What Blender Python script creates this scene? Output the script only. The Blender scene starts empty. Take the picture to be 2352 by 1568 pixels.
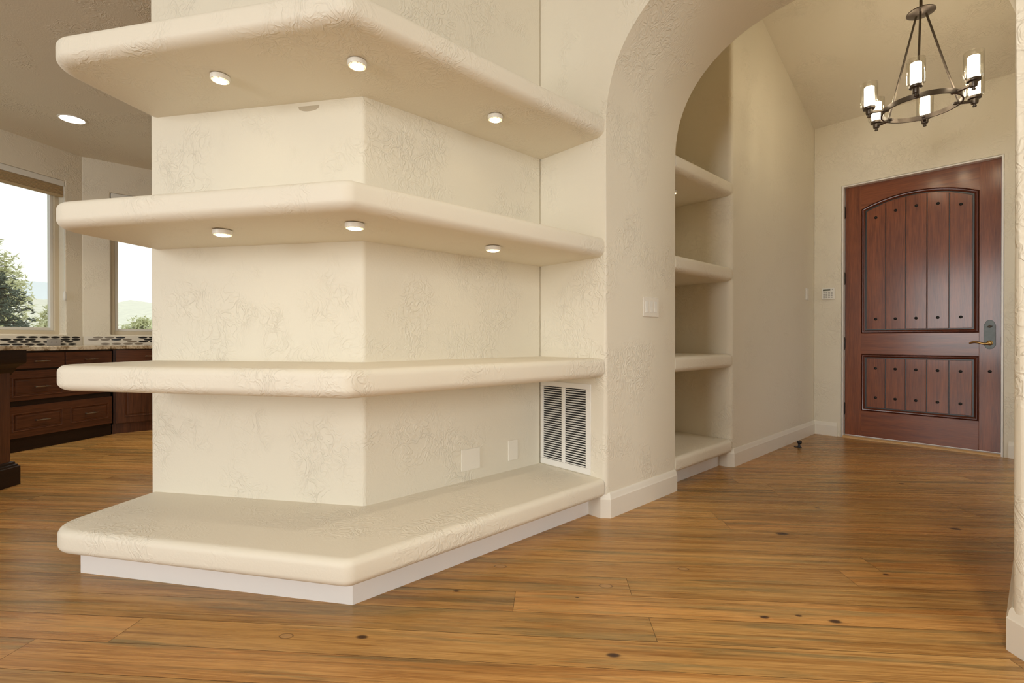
import bpy, bmesh, math, random
from mathutils import Vector, Matrix
random.seed(7)
S = bpy.context.scene
COL = S.collection
PI = math.pi

# ------------------------------------------------------------------ camera
CAM_H = 0.945
cam_d = bpy.data.cameras.new('camera')
cam_d.sensor_width = 36.0
cam_d.lens = 1108.35 / 2352 * 36.0
cam_d.clip_start = 0.02
cam_d.clip_end = 2000
cam = bpy.data.objects.new('camera', cam_d)
cam.location = (0, 0, CAM_H)
cam.rotation_euler = (PI / 2 - 0.0038, 0.0003, 0.8319)
COL.objects.link(cam)
S.camera = cam

# ------------------------------------------------------------------ view, world, daylight
S.view_settings.view_transform = 'Standard'
S.view_settings.look = 'None'
S.view_settings.gamma = 1.0
S.view_settings.use_curve_mapping = False
S.view_settings.exposure = 0.05
S.cycles.diffuse_bounces = 6
S.cycles.max_bounces = 12
S.cycles.caustics_reflective = False
S.cycles.caustics_refractive = False
S.cycles.use_denoising = True

W = bpy.data.worlds.new('sky')
S.world = W
W.use_nodes = True
wn = W.node_tree.nodes
wl = W.node_tree.links
bgn = wn['Background']
tc = wn.new('ShaderNodeTexCoord')
sep = wn.new('ShaderNodeSeparateXYZ')
wl.new(tc.outputs['Generated'], sep.inputs[0])
ramp = wn.new('ShaderNodeValToRGB')
ramp.color_ramp.elements[0].position = 0.0
ramp.color_ramp.elements[0].color = (1.0, 0.97, 0.88, 1)
ramp.color_ramp.elements[1].position = 0.6
ramp.color_ramp.elements[1].color = (0.93, 0.97, 1.0, 1)
wl.new(sep.outputs['Z'], ramp.inputs[0])
wl.new(ramp.outputs[0], bgn.inputs['Color'])
bgn.inputs['Strength'].default_value = 1.3


def area(name, loc, target, sx, sy, power, color):
    l = bpy.data.lights.new(name, 'AREA')
    l.shape = 'RECTANGLE'
    l.size, l.size_y = sx, sy
    l.energy = power
    l.color = color
    o = bpy.data.objects.new(name, l)
    o.location = loc
    v = Vector(target) - Vector(loc)
    o.rotation_euler = v.to_track_quat('-Z', 'Z').to_euler()
    COL.objects.link(o)
    return o


DAY = (0.97, 1.0, 1.0)
area('daylight_back_window', (-0.95, -5.25, 1.6), (-0.95, 0, 1.6), 2.6, 2.1, 190, DAY)
area('daylight_right_window', (3.45, 0.35, 1.85), (0, 0.35, 1.85), 2.4, 2.1, 90, DAY)
area('foyer_fill_light', (0.68, 4.55, 1.3), (-2, 4.55, 1.3), 1.1, 2.0, 5.5, DAY)  # added fill to brighten the foyer, no window known there

# ------------------------------------------------------------------ materials
MATS = {}


class NT:
    def __init__(self, name):
        self.m = bpy.data.materials.new(name)
        self.m.use_nodes = True
        self.t = self.m.node_tree
        self.b = self.t.nodes['Principled BSDF']
        self.out = self.t.nodes['Material Output']

    def n(self, typ, **kw):
        x = self.t.nodes.new(typ)
        for k, v in kw.items():
            if k.startswith('i_'):
                x.inputs[k[2:].replace('_', ' ')].default_value = v
            else:
                setattr(x, k, v)
        return x

    def l(self, a, b):
        self.t.links.new(a, b)

    def val(self, socket, v):
        if hasattr(v, 'is_output'):
            self.l(v, socket)
        else:
            socket.default_value = v

    def math(self, op, a, b=0.0, c=None):
        x = self.n('ShaderNodeMath', operation=op)
        self.val(x.inputs[0], a)
        self.val(x.inputs[1], b)
        if c is not None:
            self.val(x.inputs[2], c)
        return x.outputs[0]

    def mix(self, f, a, b, blend='MIX'):
        x = self.n('ShaderNodeMix', data_type='RGBA', blend_type=blend)
        self.val(x.inputs[0], f)
        self.val(x.inputs[6], a)
        self.val(x.inputs[7], b)
        return x.outputs[2]

    def ramp(self, f, stops):
        x = self.n('ShaderNodeValToRGB')
        e = x.color_ramp.elements
        while len(e) < len(stops):
            e.new(0.5)
        for k, (p, c) in enumerate(stops):
            e[k].position = p
            e[k].color = c
        self.l(f, x.inputs[0])
        return x.outputs[0]

    def coord(self, kind='Object', scale=(1, 1, 1)):
        t = self.n('ShaderNodeTexCoord')
        m = self.n('ShaderNodeMapping')
        m.inputs['Scale'].default_value = scale
        self.l(t.outputs[kind], m.inputs[0])
        return m.outputs[0]

    def noise(self, vec, scale, detail=3.0, rough=0.55, dist=0.0):
        x = self.n('ShaderNodeTexNoise')
        x.inputs['Scale'].default_value = scale
        x.inputs['Detail'].default_value = detail
        x.inputs['Roughness'].default_value = rough
        x.inputs['Distortion'].default_value = dist
        if vec is not None:
            self.l(vec, x.inputs['Vector'])
        return x.outputs[0]

    def bump(self, h, strength, dist=0.01):
        x = self.n('ShaderNodeBump')
        x.inputs['Strength'].default_value = strength
        x.inputs['Distance'].default_value = dist
        self.l(h, x.inputs['Height'])
        self.l(x.outputs[0], self.b.inputs['Normal'])


def rgb(c):
    return (c[0], c[1], c[2], 1.0)


def simple(name, col, rough=0.5, metal=0.0, spec=0.5, var=0.06, vscale=8.0):
    t = NT(name)
    v = t.coord()
    f = t.noise(v, vscale, 4)
    c = t.mix(f, rgb([x * (1 - var) for x in col]), rgb([min(1, x * (1 + var)) for x in col]))
    t.l(c, t.b.inputs['Base Color'])
    t.b.inputs['Roughness'].default_value = rough
    t.b.inputs['Metallic'].default_value = metal
    t.b.inputs['Specular IOR Level'].default_value = spec
    MATS[name] = t.m
    return t.m


def plaster(name, col, bump=0.25, rough=0.55, spec=0.3):
    """skip-trowelled painted plaster"""
    t = NT(name)
    v = t.coord()
    n1 = t.noise(v, 1.6, 3)
    c = t.mix(n1, rgb([x * 0.965 for x in col]), rgb([x * 1.03 for x in col]))
    t.l(c, t.b.inputs['Base Color'])
    t.b.inputs['Roughness'].default_value = rough
    t.b.inputs['Specular IOR Level'].default_value = spec
    # trowel strokes: thin curved ridges in patches
    nd = t.n('ShaderNodeTexNoise')
    nd.inputs['Scale'].default_value = 7.0
    nd.inputs['Detail'].default_value = 2.0
    t.l(v, nd.inputs['Vector'])
    vm = t.n('ShaderNodeVectorMath', operation='MULTIPLY_ADD')
    t.l(nd.outputs['Color'], vm.inputs[0])
    vm.inputs[1].default_value = (0.35, 0.35, 0.35)
    t.l(v, vm.inputs[2])
    mp = t.n('ShaderNodeMapping')
    mp.inputs['Scale'].default_value = (1, 1, 0.33)
    mp.inputs['Rotation'].default_value = (0.5, 0.35, 0)
    t.l(vm.outputs[0], mp.inputs[0])
    s1 = t.noise(mp.outputs[0], 30.0, 2, 0.5)
    ridge = t.math('SUBTRACT', 1.0, t.math('MULTIPLY', t.math('ABSOLUTE', t.math('SUBTRACT', s1, 0.5)), 9.0))
    ridge = t.math('MAXIMUM', ridge, 0.0)
    patch = t.ramp(t.noise(v, 3.2, 2), [(0.46, (0, 0, 0, 1)), (0.62, (1, 1, 1, 1))])
    h = t.math('MULTIPLY', ridge, patch)
    fine = t.noise(v, 110.0, 2)
    h = t.math('ADD', h, t.math('MULTIPLY', fine, 0.25))
    t.bump(h, bump, 0.004)
    MATS[name] = t.m
    return t.m


WALLC = (0.755, 0.70, 0.58)
M_wall = plaster('plaster_wall', WALLC, 0.6)
M_wall2 = plaster('plaster_wall_low_bounce', (0.30, 0.25, 0.19), 0.3)  # unseen great room walls, darkened to cut bounce light
M_shelf = plaster('plaster_shelf', (0.77, 0.715, 0.60), 0.5)
M_ceil = plaster('plaster_ceiling', (0.72, 0.67, 0.565), 0.6)
M_trim = simple('white_trim_paint', (0.78, 0.75, 0.715), 0.35, var=0.02)
M_white = simple('white_plastic', (0.80, 0.78, 0.72), 0.4, var=0.02)
M_almond = simple('almond_plate', (0.80, 0.755, 0.66), 0.35, var=0.02)
M_grille = simple('grille_white', (0.82, 0.80, 0.75), 0.4, var=0.02)
M_dark = simple('dark_hole_shade', (0.012, 0.011, 0.010), 0.8, var=0.1)  # near-black standing in for the shade inside holes
M_bronze = simple('dark_bronze', (0.12, 0.098, 0.082), 0.38, metal=0.85, var=0.15, vscale=30)
M_brass = simple('aged_brass', (0.36, 0.22, 0.08), 0.3, metal=1.0, var=0.2, vscale=30)
M_iron = simple('black_iron', (0.02, 0.02, 0.02), 0.45, metal=0.6, var=0.2, vscale=30)
M_gun = simple('aged_bronze_plate', (0.10, 0.105, 0.10), 0.45, metal=0.8, var=0.35, vscale=40)
M_pewter = simple('pewter_pull', (0.35, 0.31, 0.26), 0.3, metal=1.0, var=0.1)
M_thr = simple('threshold_oak', (0.62, 0.38, 0.16), 0.35, var=0.15, vscale=20)
M_stop = simple('black_rubber', (0.012, 0.012, 0.013), 0.5)
M_shade = simple('shade_fabric', (0.50, 0.38, 0.22), 0.9, var=0.05)
M_rail = simple('shade_rail', (0.74, 0.73, 0.68), 0.4, var=0.02)
M_vinyl = simple('vinyl_frame', (0.62, 0.54, 0.40), 0.4, var=0.03)
M_wend = simple('dark_wall_patch', (0.47, 0.40, 0.29), 0.6, var=0.05)
M_bark = simple('bark', (0.06, 0.045, 0.03), 0.9, var=0.3)


def emis(name, col, strength):
    t = NT(name)
    t.b.inputs['Base Color'].default_value = rgb((0.9, 0.88, 0.8))
    t.b.inputs['Emission Color'].default_value = rgb(col)
    t.b.inputs['Emission Strength'].default_value = strength
    MATS[name] = t.m
    return t.m


M_puck = emis('puck_lens', (1.0, 0.93, 0.72), 9.0)
M_pslot = emis('puck_slot', (1.0, 0.78, 0.42), 1.2)
M_can = emis('can_lens', (1.0, 0.95, 0.84), 10.0)
M_tube = emis('frosted_tube', (1.0, 0.90, 0.70), 16.0)


def clear_glass(name, tint, refl=0.06, rough=0.02):
    t = NT(name)
    tr = t.n('ShaderNodeBsdfTransparent')
    tr.inputs[0].default_value = rgb(tint)
    gl = t.n('ShaderNodeBsdfGlossy')
    gl.inputs['Roughness'].default_value = rough
    lw = t.n('ShaderNodeLayerWeight')
    lw.inputs[0].default_value = 0.35
    f = t.math('MULTIPLY_ADD', lw.outputs['Facing'], 0.5, refl)
    mx = t.n('ShaderNodeMixShader')
    t.l(f, mx.inputs[0])
    t.l(tr.outputs[0], mx.inputs[1])
    t.l(gl.outputs[0], mx.inputs[2])
    t.l(mx.outputs[0], t.out.inputs[0])
    MATS[name] = t.m
    return t.m


M_glass = clear_glass('window_glass', (0.97, 0.99, 0.98), 0.02)
M_lglass = clear_glass('lamp_glass', (0.985, 0.98, 0.96), 0.10, 0.06)


def wood(name, dark, light, axis='z', rough=0.3, scale=1.0, coat=0.0, streak=0.5):
    t = NT(name)
    sc = {'z': (14, 14, 0.9), 'x': (0.9, 14, 14), 'y': (14, 0.9, 14)}[axis]
    v = t.coord('Object', tuple(s * scale for s in sc))
    a = t.noise(v, 1.3, 5, 0.6, 0.6)
    sc2 = {'z': (120, 120, 5), 'x': (5, 120, 120), 'y': (120, 5, 120)}[axis]
    v2 = t.coord('Object', tuple(s * scale for s in sc2))
    b = t.noise(v2, 1.5, 3, 0.6)
    f = t.math('ADD', t.math('MULTIPLY', a, 1 - streak), t.math('MULTIPLY', b, streak))
    c = t.ramp(f, [(0.32, rgb(dark)), (0.66, rgb(light))])
    t.l(c, t.b.inputs['Base Color'])
    t.b.inputs['Roughness'].default_value = rough
    t.b.inputs['Coat Weight'].default_value = coat
    t.b.inputs['Coat Roughness'].default_value = 0.16
    t.b.inputs['Specular IOR Level'].default_value = 0.25
    t.bump(b, 0.08, 0.002)
    MATS[name] = t.m
    return t.m


M_dv = wood('mahogany_upright', (0.095, 0.020, 0.006), (0.27, 0.075, 0.022), 'z', 0.42, coat=0.45)
M_dh = wood('mahogany_crosswise', (0.095, 0.020, 0.006), (0.27, 0.075, 0.022), 'x', 0.42, coat=0.45)
M_dm = wood('mahogany_moulding', (0.05, 0.012, 0.006), (0.15, 0.03, 0.012), 'z', 0.25, coat=0.3)
M_glaze = simple('dark_glaze', (0.012, 0.006, 0.004), 0.35)
M_cv = wood('cherry_upright', (0.038, 0.014, 0.007), (0.125, 0.046, 0.020), 'z', 0.32, coat=0.2)
M_ch = wood('cherry_crosswise', (0.038, 0.014, 0.007), (0.135, 0.048, 0.020), 'x', 0.32, coat=0.2)
M_cd = wood('espresso_crosswise', (0.012, 0.006, 0.004), (0.030, 0.014, 0.008), 'x', 0.35)


def granite():
    t = NT('granite')
    v = t.coord('Object', (1, 1, 1))
    a = t.noise(v, 9, 6, 0.65, 1.2)
    b = t.noise(v, 55, 4, 0.7)
    f = t.math('ADD', t.math('MULTIPLY', a, 0.6), t.math('MULTIPLY', b, 0.4))
    c = t.ramp(f, [(0.34, rgb((0.05, 0.032, 0.018))), (0.45, rgb((0.30, 0.22, 0.13))), (0.54, rgb((0.62, 0.54, 0.40))),
                   (0.70, rgb((0.75, 0.70, 0.60)))])
    t.l(c, t.b.inputs['Base Color'])
    t.b.inputs['Roughness'].default_value = 0.15
    MATS['granite'] = t.m
    return t.m


M_gran = granite()

PW = 0.1345          # plank width
PA = math.radians(43.2)


def floor_mat():
    t = NT('pine_planks')
    uv = t.n('ShaderNodeUVMap', uv_map='plank')
    sepn = t.n('ShaderNodeSeparateXYZ')
    t.l(uv.outputs[0], sepn.inputs[0])
    at = t.n('ShaderNodeAttribute', attribute_name='tone')
    sc = t.n('ShaderNodeSeparateColor')
    t.l(at.outputs['Color'], sc.inputs[0])
    r1, r2, r3 = sc.outputs[0], sc.outputs[1], sc.outputs[2]
    # grain space: along metres, across metres, per plank slice
    cx = t.n('ShaderNodeCombineXYZ')
    t.l(sepn.outputs[0], cx.inputs[0])
    t.l(sepn.outputs[1], cx.inputs[1])
    t.l(t.math('MULTIPLY', r3, 37.0), cx.inputs[2])

    def nz(sx, sy, scale, detail, rough=0.6, dist=0.0):
        m = t.n('ShaderNodeMapping')
        m.inputs['Scale'].default_value = (sx, sy, 1)
        t.l(cx.outputs[0], m.inputs[0])
        return t.noise(m.outputs[0], scale, detail, rough, dist)
    broad = nz(0.7, 9.0, 2.0, 4, 0.55, 0.7)
    mid = nz(1.2, 26.0, 2.0, 5, 0.6, 0.5)
    fine = nz(4.0, 160.0, 2.0, 3, 0.6)
    base = t.ramp(t.math('ADD', t.math('MULTIPLY', broad, 0.6), t.math('MULTIPLY', mid, 0.4)),
                  [(0.30, rgb((0.36, 0.19, 0.060))), (0.48, rgb((0.52, 0.285, 0.090))), (0.62, rgb((0.61, 0.355, 0.125))),
                   (0.78, rgb((0.67, 0.42, 0.17)))])
    # per plank tone
    base = t.mix(t.math('MULTIPLY', r1, 0.55), base, rgb((0.50, 0.27, 0.092)))
    base = t.mix(t.math('MULTIPLY', t.math('GREATER_THAN', r2, 0.72), 0.35), base, rgb((0.44, 0.20, 0.06)))
    # blue-grey mineral streaks
    gs = t.ramp(nz(0.45, 8.0, 2.2, 4, 0.6, 0.9), [(0.51, (0, 0, 0, 1)), (0.66, (1, 1, 1, 1))])
    base = t.mix(t.math('MULTIPLY', gs, 0.72), base, rgb((0.24, 0.18, 0.078)))
    # orange resin flecks
    os_ = t.ramp(nz(1.6, 22.0, 2.6, 3, 0.55, 0.3), [(0.66, (0, 0, 0, 1)), (0.74, (1, 1, 1, 1))])
    base = t.mix(t.math('MULTIPLY', os_, 0.5), base, rgb((0.56, 0.22, 0.05)))
    # fine dark grain
    fg = t.ramp(fine, [(0.34, (0.50, 0.42, 0.34, 1)), (0.56, (1, 1, 1, 1))])
    base = t.mix(0.55, base, fg, 'MULTIPLY')
    ck = t.ramp(nz(0.8, 45.0, 2.4, 2, 0.5, 0.4), [(0.70, (1, 1, 1, 1)), (0.78, (0.36, 0.25, 0.17, 1))])
    base = t.mix(0.7, base, ck, 'MULTIPLY')
    dk = t.ramp(nz(0.35, 14.0, 2.0, 4, 0.6, 1.2), [(0.48, (1, 1, 1, 1)), (0.60, (0.62, 0.52, 0.42, 1)), (0.68, (0.85, 0.8, 0.75, 1))])
    base = t.mix(0.75, base, dk, 'MULTIPLY')
    tone = t.math('MULTIPLY_ADD', r2, 0.36, 0.82)
    tn = t.n('ShaderNodeCombineColor')
    for q in range(3):
        t.l(tone, tn.inputs[q])
    base = t.mix(1.0, base, tn.outputs[0], 'MULTIPLY')
    # knots: measured ones in floor coordinates
    g = t.n('ShaderNodeTexCoord')
    mp = t.n('ShaderNodeMapping')
    mp.inputs['Rotation'].default_value = (0, 0, -PA)
    t.l(g.outputs['Object'], mp.inputs[0])
    kx = t.n('ShaderNodeSeparateXYZ')
    t.l(mp.outputs[0], kx.inputs[0])
    knots = KNOTS
    for (a, c, s, dark) in knots:
        dx = t.math('MULTIPLY', t.math('SUBTRACT', kx.outputs[0], a), 0.55 / s)
        dy = t.math('MULTIPLY', t.math('SUBTRACT', kx.outputs[1], c), 1.0 / s)
        d = t.math('SQRT', t.math('ADD', t.math('MULTIPLY', dx, dx), t.math('MULTIPLY', dy, dy)))
        d = t.math('ADD', d, t.math('MULTIPLY', t.math('SUBTRACT', mid, 0.5), 0.5))
        k = t.ramp(d, [(0.0, (1, 1, 1, 1)), (0.55, (0.9, 0.9, 0.9, 1)), (1.0, (0, 0, 0, 1))])
        base = t.mix(k, base, rgb((0.05, 0.022, 0.012) if dark else (0.42, 0.24, 0.10)))
        ring = t.ramp(d, [(0.8, (0, 0, 0, 1)), (0.95, (1, 1, 1, 1)), (1.0, (0.4, 0.4, 0.4, 1))]) if not dark else None
        if ring is not None:
            ring = t.math('MULTIPLY', ring, t.math('LESS_THAN', d, 1.05))
            base = t.mix(ring, base, rgb((0.09, 0.045, 0.02)))
    # seams
    e = t.n('ShaderNodeAttribute', attribute_name='edge')
    es = t.n('ShaderNodeSeparateColor')
    t.l(e.outputs['Color'], es.inputs[0])
    t.l(base, t.b.inputs['Base Color'])
    t.b.inputs['Roughness'].default_value = 0.3
    rr = t.math('MULTIPLY_ADD', mid, 0.16, 0.20)
    t.l(rr, t.b.inputs['Roughness'])
    t.b.inputs['Specular IOR Level'].default_value = 0.28
    t.bump(t.math('ADD', t.math('MULTIPLY', fine, 0.5), mid), 0.06, 0.003)
    MATS['pine_planks'] = t.m
    return t.m


KNOTS = [(1.13, 2.44, 0.020, True), (-0.205, 2.0, 0.014, False), (0.215, 1.872, 0.015, False), (-0.595, 1.49, 0.013, True),
         (-0.838, 1.476, 0.013, False), (0.19, 1.461, 0.013, True), (0.73, 1.702, 0.011, True), (0.955, 1.695, 0.014, True),
         (0.55, 2.035, 0.013, False), (2.02, 2.57, 0.018, True), (1.5, 2.83, 0.012, True), (2.3, 3.35, 0.014, True),
         (0.85, 1.72, 0.008, True), (1.35, 2.05, 0.009, True), (-0.35, 1.79, 0.008, True), (0.1, 1.78, 0.006, True)]


# ------------------------------------------------------------------ mesh helpers
def box(bm, x0, y0, z0, x1, y1, z1):
    vs = [bm.verts.new(p) for p in ((x0, y0, z0), (x1, y0, z0), (x1, y1, z0), (x0, y1, z0), (x0, y0, z1), (x1, y0, z1), (x1, y1, z1), (x0, y1, z1))]
    for f in ((0, 3, 2, 1), (4, 5, 6, 7), (0, 1, 5, 4), (1, 2, 6, 5), (2, 3, 7, 6), (3, 0, 4, 7)):
        bm.faces.new([vs[i] for i in f])
    return vs


def prism(bm, poly, lo, hi, axis='z'):
    """polygon extruded along an axis; axis z: (x,y), axis y: (x,z), axis x: (y,z)"""
    def P(a, b, h):
        return {'z': (a, b, h), 'y': (a, h, b), 'x': (h, a, b)}[axis]
    A = [bm.verts.new(P(a, b, lo)) for a, b in poly]
    B = [bm.verts.new(P(a, b, hi)) for a, b in poly]
    n = len(poly)
    bm.faces.new(A)
    bm.faces.new(B[::-1])
    for i in range(n):
        bm.faces.new((A[i], B[i], B[(i + 1) % n], A[(i + 1) % n]))
    return A, B


def tube(bm, pts, r, seg=10, caps=True):
    pts = [Vector(p) for p in pts]
    rs = r if isinstance(r, (list, tuple)) else [r] * len(pts)
    rings = []
    up = None
    for i, p in enumerate(pts):
        d = (pts[min(i + 1, len(pts) - 1)] - pts[max(i - 1, 0)]).normalized()
        if up is None:
            up = Vector((0, 0, 1)) if abs(d.z) < 0.9 else Vector((1, 0, 0))
        a = d.cross(up).normalized()
        b = a.cross(d).normalized()
        up = b
        rings.append([bm.verts.new(p + (a * math.cos(t) + b * math.sin(t)) * rs[i]) for t in [2 * PI * k / seg for k in range(seg)]])
    for A, B in zip(rings, rings[1:]):
        for k in range(seg):
            bm.faces.new((A[k], A[(k + 1) % seg], B[(k + 1) % seg], B[k]))
    if caps:
        bm.faces.new(rings[0][::-1])
        bm.faces.new(rings[-1])


def lathe(bm, prof, c=(0, 0, 0), seg=32, axis='z', cap=True):
    """profile of (radius, height) turned about an axis through c"""
    c = Vector(c)
    rings = []
    for r, h in prof:
        ring = []
        for k in range(seg):
            t = 2 * PI * k / seg
            x, y = r * math.cos(t), r * math.sin(t)
            p = {'z': (x, y, h), 'y': (x, h, y), 'x': (h, x, y)}[axis]
            ring.append(bm.verts.new(c + Vector(p)))
        rings.append(ring)
    for A, B in zip(rings, rings[1:]):
        for k in range(seg):
            bm.faces.new((A[k], A[(k + 1) % seg], B[(k + 1) % seg], B[k]))
    if cap:
        for R in (rings[0], rings[-1]):
            try:
                bm.faces.new(R)
            except ValueError:
                pass


def sweep(bm, path, prof, closed=False, to3=None, cap=True):
    """sweep profile (inset to the left of travel, height) along a 2D path with mitres"""
    to3 = to3 or (lambda x, y, h: (x, y, h))
    n = len(path)
    pts = [Vector(p) for p in path]
    rings = []
    for i in range(n):
        if closed:
            a, b = pts[i - 1], pts[(i + 1) % n]
            d0 = (pts[i] - a).normalized()
            d1 = (b - pts[i]).normalized()
        else:
            d0 = (pts[i] - pts[i - 1]).normalized() if i else (pts[1] - pts[0]).normalized()
            d1 = (pts[i + 1] - pts[i]).normalized() if i < n - 1 else d0
        n0 = Vector((-d0.y, d0.x))
        n1 = Vector((-d1.y, d1.x))
        m = (n0 + n1)
        m = m / max(1e-6, (1 + n0.dot(n1)))
        rings.append([bm.verts.new(to3(pts[i].x + m.x * u, pts[i].y + m.y * u, h)) for u, h in prof])
    rng = range(n) if closed else range(n - 1)
    for i in rng:
        A, B = rings[i], rings[(i + 1) % n]
        for k in range(len(prof) - 1):
            bm.faces.new((A[k], B[k], B[k + 1], A[k + 1]))
    if cap and not closed:
        for R in (rings[0], rings[-1]):
            if len(R) > 2:
                bm.faces.new(R)
    return rings


def round_path(pts, radii, seg=8):
    """2D polyline with its inner corners rounded"""
    out = [tuple(pts[0])]
    for i in range(1, len(pts) - 1):
        r = radii[i]
        p = Vector(pts[i])
        a = (Vector(pts[i - 1]) - p).normalized()
        b = (Vector(pts[i + 1]) - p).normalized()
        if r <= 0:
            out.append(tuple(p))
            continue
        ang = a.angle(b)
        t = r / math.tan(ang / 2)
        c = p + (a + b).normalized() * (r / math.sin(ang / 2))
        s = p + a * t
        e = p + b * t
        a0 = math.atan2((s - c).y, (s - c).x)
        a1 = math.atan2((e - c).y, (e - c).x)
        da = (a1 - a0 + PI) % (2 * PI) - PI
        for k in range(seg + 1):
            q = a0 + da * k / seg
            out.append((c.x + r * math.cos(q), c.y + r * math.sin(q)))
    out.append(tuple(pts[-1]))
    return out


def obj(name, bm, mat, parent=None, bevel=0.0, smooth=True, seg=2, angle=35):
    bmesh.ops.recalc_face_normals(bm, faces=bm.faces)
    me = bpy.data.meshes.new(name)
    bm.to_mesh(me)
    bm.free()
    for m in (mat if isinstance(mat, (list, tuple)) else [mat]):
        me.materials.append(m)
    if smooth:
        me.polygons.foreach_set('use_smooth', [True] * len(me.polygons))
        me.set_sharp_from_angle(angle=math.radians(angle))
    o = bpy.data.objects.new(name, me)
    COL.objects.link(o)
    if parent is not None:
        o.parent = parent
    if bevel > 0:
        b = o.modifiers.new('bevel', 'BEVEL')
        b.width = bevel
        b.segments = seg
        b.limit_method = 'ANGLE'
        b.angle_limit = math.radians(40)
        b.harden_normals = True
    return o


def tag(o, label, cat, group=None, kind=None):
    o['label'] = label
    o['category'] = cat
    if group:
        o['group'] = group
    if kind:
        o['kind'] = kind
    return o


def thing(name, label, cat, loc=(0, 0, 0), rotz=0.0, group=None, kind=None):
    o = bpy.data.objects.new(name, None)
    o.empty_display_size = 0.05
    o.location = loc
    o.rotation_euler = (0, 0, rotz)
    COL.objects.link(o)
    return tag(o, label, cat, group, kind)


def struct(name, bm, mat, label, cat, **kw):
    return tag(obj(name, bm, mat, **kw), label, cat, kind='structure')


def copy_tree(root, loc, label):
    r = root.copy()
    COL.objects.link(r)
    r.location = loc
    r['label'] = label
    for ch in list(root.children):
        c = ch.copy()
        COL.objects.link(c)
        c.parent = r
        for g in list(ch.children):
            d = g.copy()
            COL.objects.link(d)
            d.parent = c
    return r


NB = bmesh.new
V2 = Vector

# ------------------------------------------------------------------ plan
XR, YC, YF = -2.0266, 0.9563, 2.0792      # shelf wall right face, its corner, arch wall front
C1 = V2((XR, YC))
C0 = V2((-2.9279, 0.2829))                 # free end of the shelf wall
XJ, YB, YN, YD = -1.5474, 2.7921, 3.6065, 5.5253
XJR = -0.055                               # right side of the arch
E_ = (C0 - C1).normalized()
N_ = V2((-E_.y, E_.x))
if N_.y > 0:
    N_ = -N_
H_GREAT, H_KIT = 3.6, 2.883
KC = V2((-6.85, 0.076))                    # kitchen wall corner
KA = math.radians(35)
KD = V2((-math.sin(KA), math.cos(KA)))     # along window wall, towards the corner
KN = V2((math.cos(KA), math.sin(KA)))      # out of that wall into the room
XW, XE, YS, YKN = -5.26, 3.2, -5.0, 4.0
XFR = 0.48                                 # foyer right wall
FSL = 0.3787                               # foyer ceiling slope


def zfoy(y):
    return 3.0573 + FSL * (YD - y)


# ------------------------------------------------------------------ floor
def floor():
    bm = NB()
    uvl = bm.loops.layers.uv.new('plank')
    tone = bm.loops.layers.float_color.new('tone')
    c, s = math.cos(PA), math.sin(PA)
    off = 1.397 - math.floor(1.397 / PW) * PW + 0.004
    joints = {}                               # joints the photograph shows: row -> position along
    for a, cr in ((1.18, 2.0), (0.90, 2.55), (0.336, 1.60), (-0.128, 1.74), (-0.40, 1.34), (0.98, 1.34)):
        joints[math.floor((cr - off) / PW)] = a
    gap = 0.0007
    for k in range(-75, 75):
        y0 = off + k * PW
        y1 = y0 + PW
        rnd = random.Random(k * 31 + 5)
        a = joints.get(k)
        start = (a - 3 * 2.6) if a is not None else -8.5 + rnd.uniform(0, 2.2)
        x = start
        while x < 9.5:
            L = 2.6 if a is not None else rnd.uniform(1.7, 3.0)
            x0, x1 = x, x + L
            x = x1
            q = [(x0 + gap, y0 + gap), (x1 - gap, y0 + gap), (x1 - gap, y1 - gap), (x0 + gap, y1 - gap)]
            w = [(px * c - py * s, px * s + py * c) for px, py in q]
            if max(p[0] for p in w) < -7.2 or min(p[0] for p in w) > 3.4 or max(p[1] for p in w) < -5.2 or min(p[1] for p in w) > 5.8:
                continue
            vs = [bm.verts.new((px, py, 0)) for px, py in w]
            f = bm.faces.new(vs)
            col = (rnd.random(), rnd.random(), rnd.random(), 1)
            o = rnd.uniform(0, 40)
            for lp, (px, py) in zip(f.loops, q):
                lp[uvl].uv = (px + o, py - y0 + o * 0.37)
                lp[tone] = col
    for co, no in (((-7.1, 0, 0), (-1, 0, 0)), ((3.25, 0, 0), (1, 0, 0)), ((0, -5.05, 0), (0, -1, 0)), ((0, 5.70, 0), (0, 1, 0))):
        bmesh.ops.bisect_plane(bm, geom=bm.verts[:] + bm.edges[:] + bm.faces[:], plane_co=co, plane_no=no, clear_outer=True)
    # subfloor in the gaps
    sub = len(bm.faces)
    vs = [bm.verts.new(p) for p in ((-7.1, -5.05, -0.0012), (3.25, -5.05, -0.0012), (3.25, 5.70, -0.0012), (-7.1, 5.70, -0.0012))]
    f = bm.faces.new(vs)
    f.material_index = 1
    o = struct('floor', bm, [floor_mat(), M_gapd], 'wide plank knotty pine floor laid on the diagonal', 'floor', smooth=False)
    return o


M_gapd = simple('seam_dark', (0.10, 0.055, 0.025), 0.7)
floor()


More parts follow.
